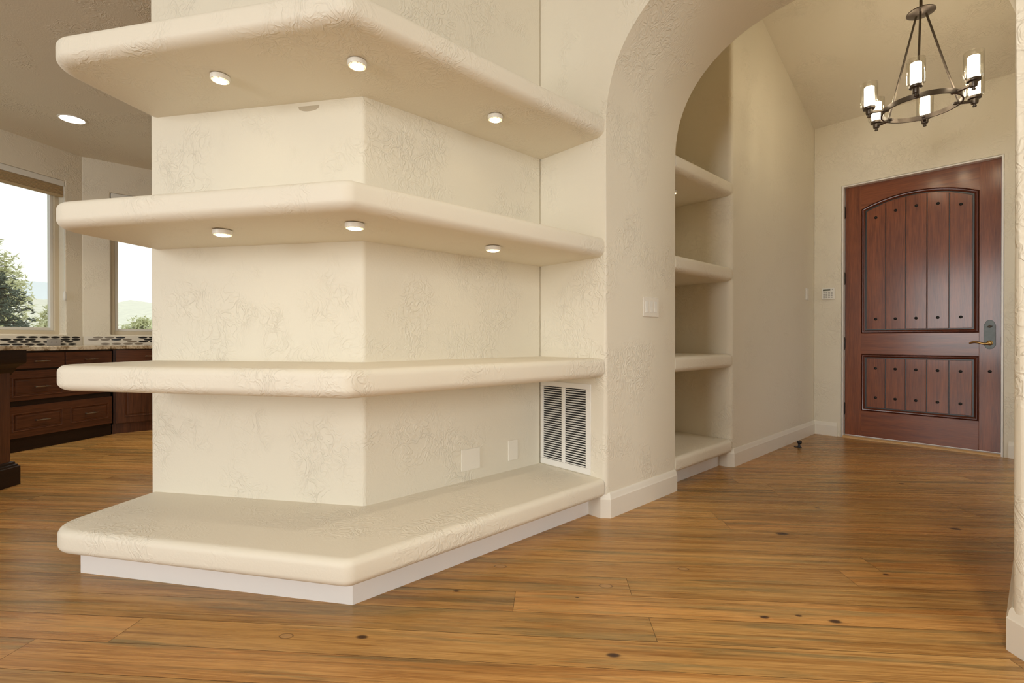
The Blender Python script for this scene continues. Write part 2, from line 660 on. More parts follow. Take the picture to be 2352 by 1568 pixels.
# ------------------------------------------------------------------ walls
def wall_strip(bm, p0, p1, thick, z0, z1, holes=()):
    """upright wall from p0 to p1, thickness to the left of travel; holes = (s0, s1, za, zb) along the run"""
    p0, p1 = V2(p0), V2(p1)
    L = (p1 - p0).length
    d = (p1 - p0) / L
    nrm = V2((-d.y, d.x))
    xs = sorted({0.0, L, *[h[0] for h in holes], *[h[1] for h in holes]})
    zs = sorted({z0, z1, *[h[2] for h in holes], *[h[3] for h in holes]})

    def solid(i, j):
        if i < 0 or j < 0 or i >= len(xs) - 1 or j >= len(zs) - 1:
            return False
        cx, cz = (xs[i] + xs[i + 1]) / 2, (zs[j] + zs[j + 1]) / 2
        return not any(h[0] < cx < h[1] and h[2] < cz < h[3] for h in holes)
    cache = {}

    def vtx(i, j, k):
        if (i, j, k) not in cache:
            p = p0 + d * xs[i] + nrm * (thick if k else 0)
            cache[(i, j, k)] = bm.verts.new((p.x, p.y, zs[j]))
        return cache[(i, j, k)]
    for i in range(len(xs) - 1):
        for j in range(len(zs) - 1):
            if not solid(i, j):
                continue
            for k in (0, 1):
                bm.faces.new([vtx(i, j, k), vtx(i + 1, j, k), vtx(i + 1, j + 1, k), vtx(i, j + 1, k)])
            for (di, dj, a, b) in ((-1, 0, (i, j), (i, j + 1)), (1, 0, (i + 1, j), (i + 1, j + 1)), (0, -1, (i, j), (i + 1, j)), (0, 1, (i, j + 1), (i + 1, j + 1))):
                if not solid(i + di, j + dj):
                    bm.faces.new([vtx(*a, 0), vtx(*b, 0), vtx(*b, 1), vtx(*a, 1)])


# shelf wall: two faces meeting at an outside corner
bm = NB()
tk = 0.20
c1b = (XR - tk, YC + tk * (1 - abs(N_.x)) / abs(N_.y) * 1.0)
c0b = C0 - N_ * tk
prism(bm, [tuple(C0), tuple(C1), (XR, YF), (XR - tk, YF), c1b, tuple(c0b)], 0.0, H_GREAT)
struct('wall_shelves', bm, M_wall, 'angled beige plaster wall carrying the wraparound shelves', 'wall', bevel=0.012, seg=3)

# arch wall
bm = NB()
half = (XJR - XJ) / 2
ax = (XJ + XJR) / 2
ZS, AB, AN = 2.06, 0.655, 2.3
arch = []
for k in range(0, 49):
    t = PI * k / 48
    cx, sx = math.cos(t), math.sin(t)
    arch.append((ax - half * math.copysign(abs(cx) ** (2 / AN), cx), ZS + AB * abs(sx) ** (2 / AN)))
poly = [(XR - tk, 0), (XJ, 0)] + arch + [(XJR, 0), (XE, 0), (XE, 4.25), (XR - tk, 4.25)]
A, B_ = prism(bm, poly, YF, YB, 'y')
bm.edges.ensure_lookup_table()
na = len(arch)
sel = set()
front_edges = []
for i in range(1, na + 2):
    e = bm.edges.get((A[i], A[i + 1]))
    if e:
        front_edges.append(e)
bmesh.ops.bevel(bm, geom=front_edges, offset=0.030, offset_type='OFFSET', segments=5, profile=0.5, affect='EDGES')
struct('wall_arch', bm, M_wall, 'thick beige plaster wall with the open archway into the foyer', 'wall', angle=50)

# foyer side walls, with the shelf niche
bm = NB()
box(bm, XJ - 0.50, YN, 0, XJ, YD + 0.2, 4.25)
o = struct('wall_foyer_left', bm, M_wall, 'plain beige foyer wall left of the front door', 'wall')
bv = o.modifiers.new('bullnose', 'BEVEL')
bv.width = 0.035
bv.segments = 5
bv.limit_method = 'ANGLE'
bm = NB()
box(bm, XJ - 0.62, YB, 0, XJ - 0.48, YN, 4.25)
struct('wall_niche_back', bm, M_wall, 'back wall of the shelf niche in the foyer', 'wall')
bm = NB()
box(bm, XJ - 0.48, YB, 3.25, XJ, YN, 4.25)
struct('wall_niche_top', bm, M_wall, 'plaster wall above the foyer shelf niche', 'wall')
bm = NB()
wall_strip(bm, (XFR, YD + 0.2), (XFR, YB), 0.15, 0, 4.25, [(0.6, 1.75, 0.25, 2.35)])  # opening added to let the foyer fill light in
struct('wall_foyer_right', bm, M_wall, 'foyer wall hidden behind the right side of the arch', 'wall')
bm = NB()
DX0, DX1, DZ = -1.312, -0.206, 2.432
wall_strip(bm, (XJ, YD), (XFR, YD), 0.20, 0, 3.35, [(DX0 - XJ, DX1 - XJ, -1, DZ)])
struct('wall_entry', bm, M_wall, 'beige entry wall around the front door', 'wall', bevel=0.006)
# foyer ceiling, sloping down to the door
bm = NB()
ya, yb = YB, YD + 0.2
vs = []
for dz in (0, 0.12):
    for x, y in ((XJ - 0.5, ya), (XFR + 0.15, ya), (XFR + 0.15, yb), (XJ - 0.5, yb)):
        vs.append(bm.verts.new((x, y, zfoy(y) + dz)))
for f in ((0, 3, 2, 1), (4, 5, 6, 7), (0, 1, 5, 4), (1, 2, 6, 5), (2, 3, 7, 6), (3, 0, 4, 7)):
    bm.faces.new([vs[i] for i in f])
struct('ceiling_foyer', bm, M_ceil, 'sloped beige ceiling of the foyer above the chandelier', 'ceiling')

# kitchen walls with the two windows
W1 = (-1.72, -0.155, 1.0, 2.575)          # along window wall, from the corner
W2 = (0.31, 1.35, 1.0, 2.552)             # along Y on the far kitchen wall
WT = 0.17
K1 = KC - KD * 2.8
bm = NB()
LW = 2.8
wall_strip(bm, tuple(K1), tuple(KC + KD * 0.2), WT, 0, H_KIT + 0.1, [(LW + W1[0], LW + W1[1], W1[2], W1[3])])
struct('wall_kitchen_window', bm, M_wall, 'kitchen wall with the larger window at the left edge', 'wall', bevel=0.012, seg=3)
bm = NB()
wall_strip(bm, tuple(KC), (KC.x, YKN), WT, 0, H_KIT + 0.1, [(W2[0] - KC.y, W2[1] - KC.y, W2[2], W2[3])])
struct('wall_kitchen_far', bm, M_wall, 'kitchen wall with the narrow window beside the shelf wall', 'wall', bevel=0.012, seg=3)
bm = NB()
wall_strip(bm, (KC.x, YKN), (XR - tk, YKN), 0.15, 0, H_KIT + 0.1)
struct('wall_kitchen_end', bm, M_wall, 'kitchen end wall hidden behind the shelf wall', 'wall')
bm = NB()
wall_strip(bm, (XR - tk, YKN), (XR - tk, YB), 0.05, 0, H_KIT + 0.1)
struct('wall_kitchen_side', bm, M_wall, 'kitchen side wall behind the foyer niche', 'wall')
# great room around the camera
bm = NB()
wall_strip(bm, (XW, YS), tuple(K1), 0.2, 0, H_GREAT)
struct('wall_left', bm, M_wall2, 'great room wall left of the camera', 'wall')
bm = NB()
wall_strip(bm, (XE, YS), (XW, YS), 0.2, 0, H_GREAT, [(XE - 0.65, XE - (-2.45), 0.5, 2.7)])
struct('wall_back', bm, M_wall2, 'great room wall behind the camera with wide windows', 'wall')
bm = NB()
wall_strip(bm, (XE, YF), (XE, YS), 0.2, 0, H_GREAT, [(YF - 1.58, YF + 0.88, 0.75, 2.95)])
struct('wall_right', bm, M_wall2, 'great room wall right of the camera with a window', 'wall')
# ceilings
S0 = C0 + E_ * 3.45                          # soffit line between kitchen and great room
bm = NB()
prism(bm, [tuple(C0), tuple(S0), tuple(KC), (KC.x, YKN), (XR - tk, YKN), (XR - tk, YC + 0.1)], H_KIT, H_KIT + 0.1)
struct('ceiling_kitchen', bm, M_ceil, 'flat beige kitchen ceiling with the round recessed light', 'ceiling')
bm = NB()
box(bm, XW - 1.6, YS, H_GREAT, XE, YF, H_GREAT + 0.1)
struct('ceiling', bm, M_ceil, 'high flat ceiling of the great room', 'ceiling')
bm = NB()
a0, b0 = C0 - N_ * 0.1, S0 - N_ * 0.1
prism(bm, [tuple(C0), tuple(S0), tuple(b0), tuple(a0)], H_KIT, H_GREAT)
struct('wall_soffit', bm, M_wall, 'wall strip above the kitchen ceiling edge', 'wall')

# patch of unpainted plaster high on the shelf wall
bm = NB()
pc = C1 + E_ * 0.268
out = []
for k in range(24):
    t = PI * k / 23
    out.append((0.052 * math.cos(t) * (1 if math.cos(t) < 0 else 1.0), 0.024 * math.sin(t) ** 0.7))
A = []
for a, h in out:
    A.append(bm.verts.new((pc.x + E_.x * a + N_.x * 0.0008, pc.y + E_.y * a + N_.y * 0.0008, 2.005 - h)))
bm.faces.new(A)
r_ = bmesh.ops.extrude_face_region(bm, geom=bm.faces[:])
for v in [g for g in r_['geom'] if isinstance(g, bmesh.types.BMVert)]:
    v.co -= Vector((N_.x, N_.y, 0)) * 0.0008
tag(obj('plaster_patch', bm, M_wend, smooth=False), 'small darker oval patch on the wall just under the top shelf', 'patch')

# ------------------------------------------------------------------ baseboards
M_base = simple('cream_trim_paint', (0.78, 0.735, 0.645), 0.35, var=0.02)
BH, BT = 0.132, 0.016


def baseboard(name, path, label, flip=False):
    prof = [(0, 0), (-BT, 0), (-BT, 0.098), (-BT * 0.72, 0.106), (-BT * 0.62, 0.122), (-BT * 0.25, BH), (0, BH)]
    if flip:
        prof = [(-u, h) for u, h in prof]
    bm = NB()
    sweep(bm, path, prof)
    return struct(name, bm, M_base, label, 'baseboard', angle=25)


XK = -1.651                                  # face of the white kick board
ch = 0.030
baseboard('baseboard_arch_left', [(XK, YF), (XJ - ch, YF), (XJ, YF + ch), (XJ, YB - 0.001)],
          'white baseboard wrapping the left side of the arch', flip=False)
baseboard('baseboard_foyer_left', [(XJ - 0.10, YN), (XJ - ch, YN), (XJ, YN + ch), (XJ, YD), (DX0 - 0.03, YD)],
          'white baseboard along the foyer wall left of the door', flip=False)
baseboard('baseboard_entry', [(DX1 + 0.03, YD), (XFR, YD)], 'short white baseboard right of the front door', flip=False)
baseboard('baseboard_arch_right', [(XJR, YB), (XJR, YF + ch), (XJR + ch, YF), (XE, YF)],
          'white baseboard at the right side of the arch', flip=False)

# ------------------------------------------------------------------ shelves
TS = 0.102
DR, DL, DLE = 0.470, 0.505, 0.475                       # depth on the right and left faces
NX = XR + DR
yk = C1.y + (DR * N_.x - DL) / (-N_.y)
K_ = V2((NX, yk))
EN = C0 + N_ * DLE
prof = []
for k in range(9):                          # softly rounded lower edge
    t = PI / 2 * k / 8
    prof.append((0.048 - 0.048 * math.sin(t), 0.034 - 0.034 * math.cos(t)))
for k in range(7):                          # tighter upper edge
    t = PI / 2 * k / 6
    prof.append((0.028 - 0.028 * math.cos(t), TS - 0.028 + 0.028 * math.sin(t)))


def core_shelf(ztop, label):
    z0 = ztop - TS
    bm = NB()
    path = round_path([(NX, YF), tuple(K_), tuple(EN), tuple(C0)], [0, 0.06, 0.135, 0], 12)
    # travel from arch wall to free end: the wall lies on the right, so insets run to the right
    pr = [(-u, h + z0) for u, h in prof]
    rings = sweep(bm, path, pr, cap=False)
    for side, zz in ((0, z0), (-1, ztop)):
        ring = [r[side] for r in rings]
        b = bm.verts.new((XR, YF, zz))
        c = bm.verts.new((XR, YC, zz))
        f = [*ring, c, b]
        bm.faces.new(f)
    r = obj('built_in_shelf', bm, M_shelf, angle=40)
    tag(r, label, 'shelf', 'wraparound plaster shelves')
    return r


core_shelf(2.125, 'highest wraparound plaster shelf, three lights under it, round left end')
core_shelf(1.485, 'second wraparound plaster shelf from the top, with three lights underneath')
core_shelf(0.845, 'wraparound plaster shelf with no lights, just above the vent grille')
low = core_shelf(0.205, 'lowest wraparound plaster shelf on a white kick board near the floor')
bm = NB()
KK = V2((XK, 0.7356))
K0 = V2((-2.6259, 0.0224))
kb = K0 - N_ * 0.36
path = [(XK, YF - 0.001), tuple(KK), tuple(K0), tuple(kb)]
A = sweep(bm, path, [(0, 0.0), (0, 0.1005), (-0.018, 0.1005), (-0.018, 0.0)], cap=True)
obj('kick_board', bm, M_trim, low, smooth=False)['label'] = 'white kick board'


# foyer niche shelves
def niche_shelf(ztop, label, kick=False):
    z0 = ztop - TS
    bm = NB()
    path = [(XJ + 0.004, YN - 0.002), (XJ + 0.004, YB + 0.002)]
    # travelling -Y the niche lies to the right
    pr = [(-u, h + z0) for u, h in prof]
    rings = sweep(bm, path, pr, cap=False)
    xb = XJ - 0.478
    ends = []
    for i, y in ((0, YN - 0.002), (1, YB + 0.002)):
        a = bm.verts.new((xb, y, z0))
        b = bm.verts.new((xb, y, ztop))
        bm.faces.new([*rings[i], b, a])
        ends.append((a, b))
    bm.faces.new([rings[0][-1], rings[1][-1], ends[1][1], ends[0][1]])
    bm.faces.new([rings[0][0], rings[1][0], ends[1][0], ends[0][0]])
    bm.faces.new([ends[0][0], ends[1][0], ends[1][1], ends[0][1]])
    r = obj('niche_shelf', bm, M_shelf, angle=40)
    tag(r, label, 'shelf', 'plaster shelves in the foyer niche')
    if kick:
        b2 = NB()
        box(b2, XJ - 0.100, YB + 0.002, 0, XJ - 0.082, YN - 0.002, 0.1005)
        obj('kick_board', b2, M_trim, r, smooth=False)['label'] = 'white kick board'
    return r


niche_shelf(2.112, 'highest plaster shelf in the foyer niche, lamp under it')
niche_shelf(1.478, 'second plaster shelf from the top in the foyer niche')
niche_shelf(0.838, 'third plaster shelf from the top in the foyer niche')
niche_shelf(0.203, 'lowest plaster shelf in the foyer niche, on a white kick board', True)


# ------------------------------------------------------------------ puck lights
def puck(loc, label):
    t = thing('puck_light', label, 'light', loc, 0, 'puck lights under the shelves')
    bm = NB()
    lathe(bm, [(0.022, -0.019), (0.025, -0.0195), (0.0345, -0.017), (0.036, -0.013), (0.036, -0.0005), (0.02, -0.0005)], seg=36)
    obj('housing', bm, M_white, t, angle=50)
    bm = NB()
    lathe(bm, [(0.0245, -0.0192), (0.024, -0.0212), (0.012, -0.0225), (0.0015, -0.023)], seg=32)
    obj('lens', bm, M_puck, t)['label'] = 'glowing round lens'
    for k in range(8):
        b2 = NB()
        w = 0.30
        ring = []
        for (r, h) in ((0.0268, -0.0196), (0.0318, -0.0186)):
            ring.append([b2.verts.new((r * math.cos(2 * PI * k / 8 + s), r * math.sin(2 * PI * k / 8 + s), h)) for s in (-w, -w / 2, 0, w / 2, w)])
        lo = [[b2.verts.new(v.co + Vector((0, 0, 0.0012))) for v in R] for R in ring]
        for q in range(4):
            b2.faces.new([ring[0][q], ring[0][q + 1], ring[1][q + 1], ring[1][q]])
        for R, Q in zip(ring, lo):
            for q in range(4):
                b2.faces.new([R[q], R[q + 1], Q[q + 1], Q[q]])
        obj('vent_slot', b2, M_pslot, t, smooth=False)
    l = bpy.data.lights.new('puck_beam', 'AREA')
    l.shape = 'DISK'
    l.size = 0.045
    l.energy = 0.14
    l.spread = math.radians(150)
    l.color = (1.0, 0.84, 0.58)
    lo_ = bpy.data.objects.new('puck_beam', l)
    lo_.location = (0, 0, -0.026)
    lo_.parent = t
    COL.objects.link(lo_)
    return t


p0 = puck((-2.262, 0.449, 2.02), 'left puck light of three under the highest wraparound shelf')
copy_tree(p0, (-1.787, 0.818, 2.02), 'middle puck light of three under the highest wraparound shelf, nearest the corner')
copy_tree(p0, (-1.774, 1.508, 2.02), 'right puck light of three under the highest wraparound shelf')
copy_tree(p0, (-2.200, 0.444, 1.38), 'left puck light of three under the second wraparound shelf')
copy_tree(p0, (-1.738, 0.785, 1.38), 'middle puck light of three under the second wraparound shelf')
copy_tree(p0, (-1.732, 1.458, 1.38), 'right puck light of three under the second wraparound shelf')
copy_tree(p0, (-1.785, 3.175, 2.007), 'puck light under the highest niche shelf, half hidden by the arch')

# ------------------------------------------------------------------ return air grille
t = thing('return_air_grille', 'white louvered return air grille beside the lowest wraparound shelf', 'vent', (-1.833, YF, 0.21))
bm = NB()
GX, GH = 0.189, 0.492
x0, x1, z0, z1 = -0.164, 0.156, 0.033, 0.462
for bb in ((-GX, -0.008, 0, GX, 0, z0), (-GX, -0.008, z1, GX, 0, GH), (-GX, -0.008, z0, x0, 0, z1), (x1, -0.008, z0, GX, 0, z1)):
    box(bm, *bb)
obj('frame', bm, M_grille, t, bevel=0.002)
bm = NB()
box(bm, -0.021, -0.0075, z0, 0.006, -0.001, z1)
obj('centre_bar', bm, M_grille, t, bevel=0.002)
bm = NB()
box(bm, x0, -0.0012, z0, x1, -0.0002, z1)  # thin sheet on the wall, duct shade painted near-black
obj('dark_backing', bm, M_dark, t, smooth=False)['label'] = 'black sheet painted as the shade behind the louvers'
ns = 32
for (a, b) in ((x0, -0.021), (0.006, x1)):
    for k in range(ns):
        zz = z0 + (k + 0.5) * (z1 - z0) / ns
        bm = NB()
        hb = (z1 - z0) / ns
        prism(bm, [(-0.0066, zz - hb * 0.22), (-0.0058, zz - hb * 0.30), (-0.0014, zz - hb * 0.02), (-0.0020, zz + hb * 0.08)], a, b, 'x')
        obj('louver', bm, M_grille, t, smooth=False)
for (a, b) in ((0.173, 0.40), (0.173, 0.06), (-0.177, 0.40), (-0.177, 0.06)):
    bm = NB()
    lathe(bm, [(0.0045, -0.008), (0.004, -0.0095), (0.001, -0.010)], (a, 0, b), 12, 'y')
    obj('screw', bm, M_grille, t)


# ------------------------------------------------------------------ wall plates
def face_frame(nx, ny):
    """rotation so that local -y points along the wall normal (nx, ny)"""
    return math.atan2(nx, -ny)


def plate(name, label, cat, loc, nrm, w, h, mat):
    t = thing(name, label, cat, loc, face_frame(*nrm))
    bm = NB()
    box(bm, -w / 2, -0.007, -h / 2, w / 2, 0, h / 2)
    obj('cover_plate', bm, mat, t, bevel=0.003, seg=3)
    return t


def screws(t, pts, mat=None):
    for x, z in pts:
        bm = NB()
        lathe(bm, [(0.0036, -0.0055), (0.0034, -0.0075), (0.001, -0.0078)], (x, 0, z), 12, 'y')
        obj('screw', bm, mat or M_almond, t)


t = plate('blank_cover_plate', 'wide blank beige wall plate with four screws, above the lowest shelf', 'wall plate', (XR, 1.549, 0.316), (1, 0), 0.122, 0.112, M_almond)
screws(t, [(-0.024, 0.042), (0.024, 0.042), (-0.024, -0.042), (0.024, -0.042)])
t = plate('blank_cover_plate', 'narrow blank beige wall plate with two screws, nearer the vent grille', 'wall plate', (XR, 1.849, 0.318), (1, 0), 0.073, 0.114, M_almond)
screws(t, [(0, 0.042), (0, -0.042)])
t = plate('light_switch', 'three-rocker light switch plate on the side of the arch', 'light switch', (XJ, 2.507, 1.135), (1, 0), 0.166, 0.115, M_almond)
for k in (-1, 0, 1):
    bm = NB()
    box(bm, k * 0.046 - 0.0165, -0.0075, -0.034, k * 0.046 + 0.0165, -0.0055, 0.034)
    f = obj('rocker_frame', bm, M_white, t, bevel=0.001)
    bm = NB()
    prism(bm, [(-0.0070, -0.030), (-0.0105, -0.030), (-0.0080, 0.0), (-0.0092, 0.030), (-0.0070, 0.030)], k * 0.046 - 0.0135, k * 0.046 + 0.0135, 'x')
    obj('rocker', bm, M_white, t, smooth=False)
screws(t, [(k * 0.046, s * 0.048) for k in (-1, 0, 1) for s in (-1, 1)])
t = plate('light_switch', 'single-rocker light switch plate on the foyer wall near the door corner', 'light switch', (XJ, 5.307, 1.388), (1, 0), 0.078, 0.115, M_white)
bm = NB()
prism(bm, [(-0.0055, -0.034), (-0.0095, -0.034), (-0.0070, 0.0), (-0.0085, 0.034), (-0.0055, 0.034)], -0.0165, 0.0165, 'x')
obj('rocker', bm, M_white, t, smooth=False)
bm = NB()
lathe(bm, [(0.003, -0.006), (0.0028, -0.011), (0.0005, -0.011)], (0.010, 0, -0.010), 10, 'y')
obj('indicator', bm, M_stop, t)

# alarm keypad
t = thing('alarm_keypad', 'white alarm keypad with grey display and button rows, left of the front door', 'keypad', (-1.419, YD, 1.396))
bm = NB()
box(bm, -0.056, -0.022, -0.056, 0.056, 0, 0.058)
obj('case', bm, M_white, t, bevel=0.006, seg=3)
M_lcd = simple('lcd', (0.09, 0.10, 0.075), 0.2)
bm = NB()
box(bm, -0.043, -0.0232, 0.030, 0.020, -0.0215, 0.046)
obj('display', bm, M_lcd, t, smooth=False)
M_key = simple('key_grey', (0.40, 0.39, 0.36), 0.5)
for i in range(4):
    for j in range(4):
        bm = NB()
        cx = -0.033 + i * 0.0215
        cz = 0.012 - j * 0.0165
        box(bm, cx - 0.0075, -0.0240, cz - 0.0048, cx + 0.0075, -0.0215, cz + 0.0048)
        obj('key', bm, M_key, t, smooth=False)
bm = NB()
lathe(bm, [(0.006, -0.0215), (0.006, -0.0235), (0.001, -0.0237)], (0.038, 0, 0.039), 14, 'y')
obj('indicator', bm, M_key, t)

# door stop by the foyer baseboard
t = thing('door_stop', 'small black door stop on the floor by the foyer baseboard', 'door stop', (-1.432, 4.70, 0))
bm = NB()
prism(bm, [(-0.030, -0.012), (0.018, -0.020), (0.026, 0.0), (0.018, 0.020), (-0.030, 0.012), (-0.038, 0.0)], 0, 0.006)
obj('base', bm, M_stop, t, bevel=0.001)
bm = NB()
lathe(bm, [(0.016, 0.006), (0.010, 0.014), (0.009, 0.034), (0.014, 0.040), (0.017, 0.046), (0.017, 0.054), (0.012, 0.060), (0.002, 0.061)], (0.004, 0, 0), 20)
obj('post', bm, M_stop, t)
bm = NB()
lathe(bm, [(0.014, 0.0), (0.016, 0.004), (0.014, 0.018), (0.004, 0.020)], (0.004, 0, 0.048), 16, 'x')
obj('bumper', bm, M_stop, t)

# ------------------------------------------------------------------ front door
DY = YD + 0.060
DC = (DX0 + DX1) / 2 + 0.001
door = thing('door_1', 'dark mahogany plank front door with two panels and iron studs', 'door', (DC, DY, 0), kind='structure')
hw = 0.535
zb, zt = 0.022, 2.418
# painted jamb lining
bm = NB()
sweep(bm, [(-0.551, 0), (-0.551, DZ - 0.002), (0.551, DZ - 0.002), (0.551, 0)], [(0, -0.0595), (0, 0.13), (-0.012, 0.13), (-0.012, -0.0595), (0, -0.0595)],
      to3=lambda x, z, h: (x, h, z))
obj('door_frame', bm, M_trim, door, smooth=False)['label'] = 'white painted door lining'
bm = NB()
prism(bm, [(-0.075, 0), (0.06, 0), (0.06, 0.014), (-0.060, 0.017), (-0.075, 0.010)], -0.539, 0.539, 'x')
obj('threshold', bm, M_thr, door, smooth=False)['label'] = 'golden oak threshold'
bm = NB()
box(bm, -hw, 0.012, zb, hw, 0.044, zt)
obj('core', bm, M_dv, door, smooth=False)
for a, b in ((-hw, -0.408), (0.407, hw)):
    bm = NB()
    box(bm, a, 0, zb, b, 0.0125, zt)
    obj('stile', bm, M_dv, door, bevel=0.001)
ZU0, ZU1, ZUP = 1.002, 2.189, 2.284         # upper panel, spring and peak
ZL0, ZL1 = 0.264, 0.807


def arc_pts(xa, xb, zspring, zpeak, n=24):
    c, s = (xb - xa) / 2, zpeak - zspring
    R = (c * c + s * s) / (2 * s)
    cx, cz = (xa + xb) / 2, zpeak - R
    t0 = math.asin(c / R)
    return [(cx + R * math.sin(-t0 + 2 * t0 * k / n), cz + R * math.cos(-t0 + 2 * t0 * k / n)) for k in range(n + 1)]


for z0_, z1_ in ((zb, ZL0), (ZL1, ZU0)):
    bm = NB()
    box(bm, -0.4078, 0, z0_, 0.4068, 0.0125, z1_)
    obj('rail', bm, M_dh, door, bevel=0.001)
bm = NB()
up_arc = arc_pts(-0.4078, 0.4068, ZU1, ZUP)
prism(bm, up_arc + [(0.4068, zt), (-0.4078, zt)], 0, 0.0125, 'y')
obj('rail', bm, M_dh, door, smooth=False)['label'] = 'arched top rail'


def moulding(outline, name):
    """dark glazed bead around a panel; outline runs anticlockwise seen from the room"""
    prof = [(0.0, 0.010), (0.001, -0.0005), (0.0045, -0.0015), (0.006, 0.003), (0.008, -0.002), (0.012, -0.0045), (0.018, -0.0035), (0.024, 0.003), (0.029, 0.006), (0.031, 0.0105), (0.036, 0.0105), (0.036, 0.013)]
    bm = NB()
    sweep(bm, outline, prof, closed=True, to3=lambda x, z, h: (x, h, z))
    glz = {0, 2, 3, 8, 9, 10}
    for i, f in enumerate(bm.faces):
        f.material_index = 1 if (i % 11) in glz else 0
    return obj(name, bm, [M_dm, M_glaze], door, angle=30)


hi = arc_pts(-0.408, 0.407, ZU1, ZUP)
moulding([(-0.408, ZU0), (0.407, ZU0)] + hi[::-1], 'panel_moulding')
moulding([(-0.408, ZL0), (0.407, ZL0), (0.407, ZL1), (-0.408, ZL1)], 'panel_moulding')
# dark panel backs, then planks standing a little proud with open V joints
for (za, zc_) in ((ZU0 + 0.03, ZU1 + 0.02), (ZL0 + 0.03, ZL1 - 0.03)):
    bm = NB()
    box(bm, -0.376, 0.0095, za, 0.375, 0.0122, zc_)
    obj('panel_back', bm, M_glaze, door, smooth=False)
px0, px1 = -0.368, 0.367
pwid = (px1 - px0) / 5
inner = arc_pts(-0.368, 0.367, ZU1 - 0.030, ZUP - 0.039, 40)


def arcz(x):
    c, s = 0.3675, 0.0865 - 0.0
    R = (c * c + s * s) / (2 * s)
    return ZUP - 0.041 - R + math.sqrt(max(0, R * R - (x + 0.0005) ** 2))


for k in range(5):
    xa, xb = px0 + k * pwid + 0.0032, px0 + (k + 1) * pwid - 0.0032
    bm = NB()
    top = [(xa + (xb - xa) * i / 8, arcz(xa + (xb - xa) * i / 8)) for i in range(9)]
    prism(bm, [(xb, ZU0 + 0.040), (xa, ZU0 + 0.040)] + top, 0.0015, 0.0115, 'y')
    obj('plank', bm, M_dv, door, bevel=0.0025)
    bm = NB()
    prism(bm, [(xb, ZL0 + 0.040), (xa, ZL0 + 0.040), (xa, ZL1 - 0.040), (xb, ZL1 - 0.040)], 0.0015, 0.0115, 'y')
    obj('plank', bm, M_dv, door, bevel=0.0025)


def stud(x, z, y=0.0015):
    bm = NB()
    lathe(bm, [(0.0125, y - 0.0002), (0.0125, y - 0.002), (0.0105, y - 0.0045), (0.006, y - 0.0075), (0.001, y - 0.0085)], (x, 0, z), 14, 'y')
    return obj('stud', bm, M_iron, door)


for k in range(5):
    cx = px0 + (k + 0.5) * pwid
    stud(cx, (2.09, 2.130, 2.143, 2.132, 2.095)[k])
    stud(cx, 1.137)
    stud(cx, 0.674)
    stud(cx, 0.398)
stud(0.471, 0.682, 0.0)
# lock plate, thumb turn, lever
bm = NB()
w2, zc0, zc1 = 0.0355, 0.895, 1.068
pl = [(-w2, zc0), (-w2 + 0.008, zc0 - 0.002)]
pl = []
for k in range(13):
    t_ = PI * k / 12
    pl.append((0.029 * math.cos(t_), zc1 + 0.004 + 0.034 * math.sin(t_)))
pl = [(w2, zc1)] + pl + [(-w2, zc1), (-w2, zc0)]
for k in range(13):
    t_ = PI + PI * k / 12
    pl.append((0.029 * math.cos(t_), zc0 - 0.003 + 0.026 * math.sin(t_)))
pl += [(w2, zc0)]
prism(bm, [(0.470 + x, z) for x, z in pl], -0.006, 0, 'y')
obj('lock_plate', bm, [M_gun], door, bevel=0.0018)
bm = NB()
lathe(bm, [(0.011, -0.006), (0.011, -0.011), (0.004, -0.013), (0.004, -0.016)], (0.470, 0, 1.051), 18, 'y')
tube(bm, [(0.454, -0.018, 1.048), (0.466, -0.020, 1.051), (0.486, -0.018, 1.055)], [0.003, 0.006, 0.003], 10)
obj('thumb_turn', bm, M_bronze, door)
bm = NB()
lathe(bm, [(0.021, -0.006), (0.020, -0.012), (0.012, -0.015), (0.011, -0.042), (0.014, -0.050), (0.010, -0.056), (0.002, -0.057)], (0.470, 0, 0.917), 22, 'y')
tube(bm, [(0.472, -0.050, 0.917), (0.452, -0.052, 0.910), (0.430, -0.053, 0.911), (0.405, -0.053, 0.921), (0.378, -0.052, 0.925), (0.358, -0.051, 0.918), (0.350, -0.050, 0.912)],
     [0.010, 0.0095, 0.009, 0.009, 0.0085, 0.007, 0.004], 12)
obj('lever_handle', bm, M_brass, door)['label'] = 'curved aged brass lever'
for z in (2.183, 1.541, 0.907, 0.274):
    bm = NB()
    tube(bm, [(-0.541, -0.007, z - 0.052), (-0.541, -0.007, z + 0.052)], 0.0065, 10)
    for s in (-1, 1):
        lathe(bm, [(0.0065, 0), (0.008, 0.003), (0.005, 0.008), (0.001, 0.010)] if s > 0 else [(0.001, -0.010), (0.005, -0.008), (0.008, -0.003), (0.0065, 0)], (-0.541, -0.007, z + s * 0.052), 10)
    box(bm, -0.541, -0.003, z - 0.050, -0.533, 0.0, z + 0.050)
    obj('hinge', bm, M_iron, door)['label'] = 'black butt hinge'
bm = NB()
box(bm, 0.5355, -0.006, 0.890, 0.5405, 0.0, 0.966)
obj('strike_plate', bm, M_iron, door, smooth=False)

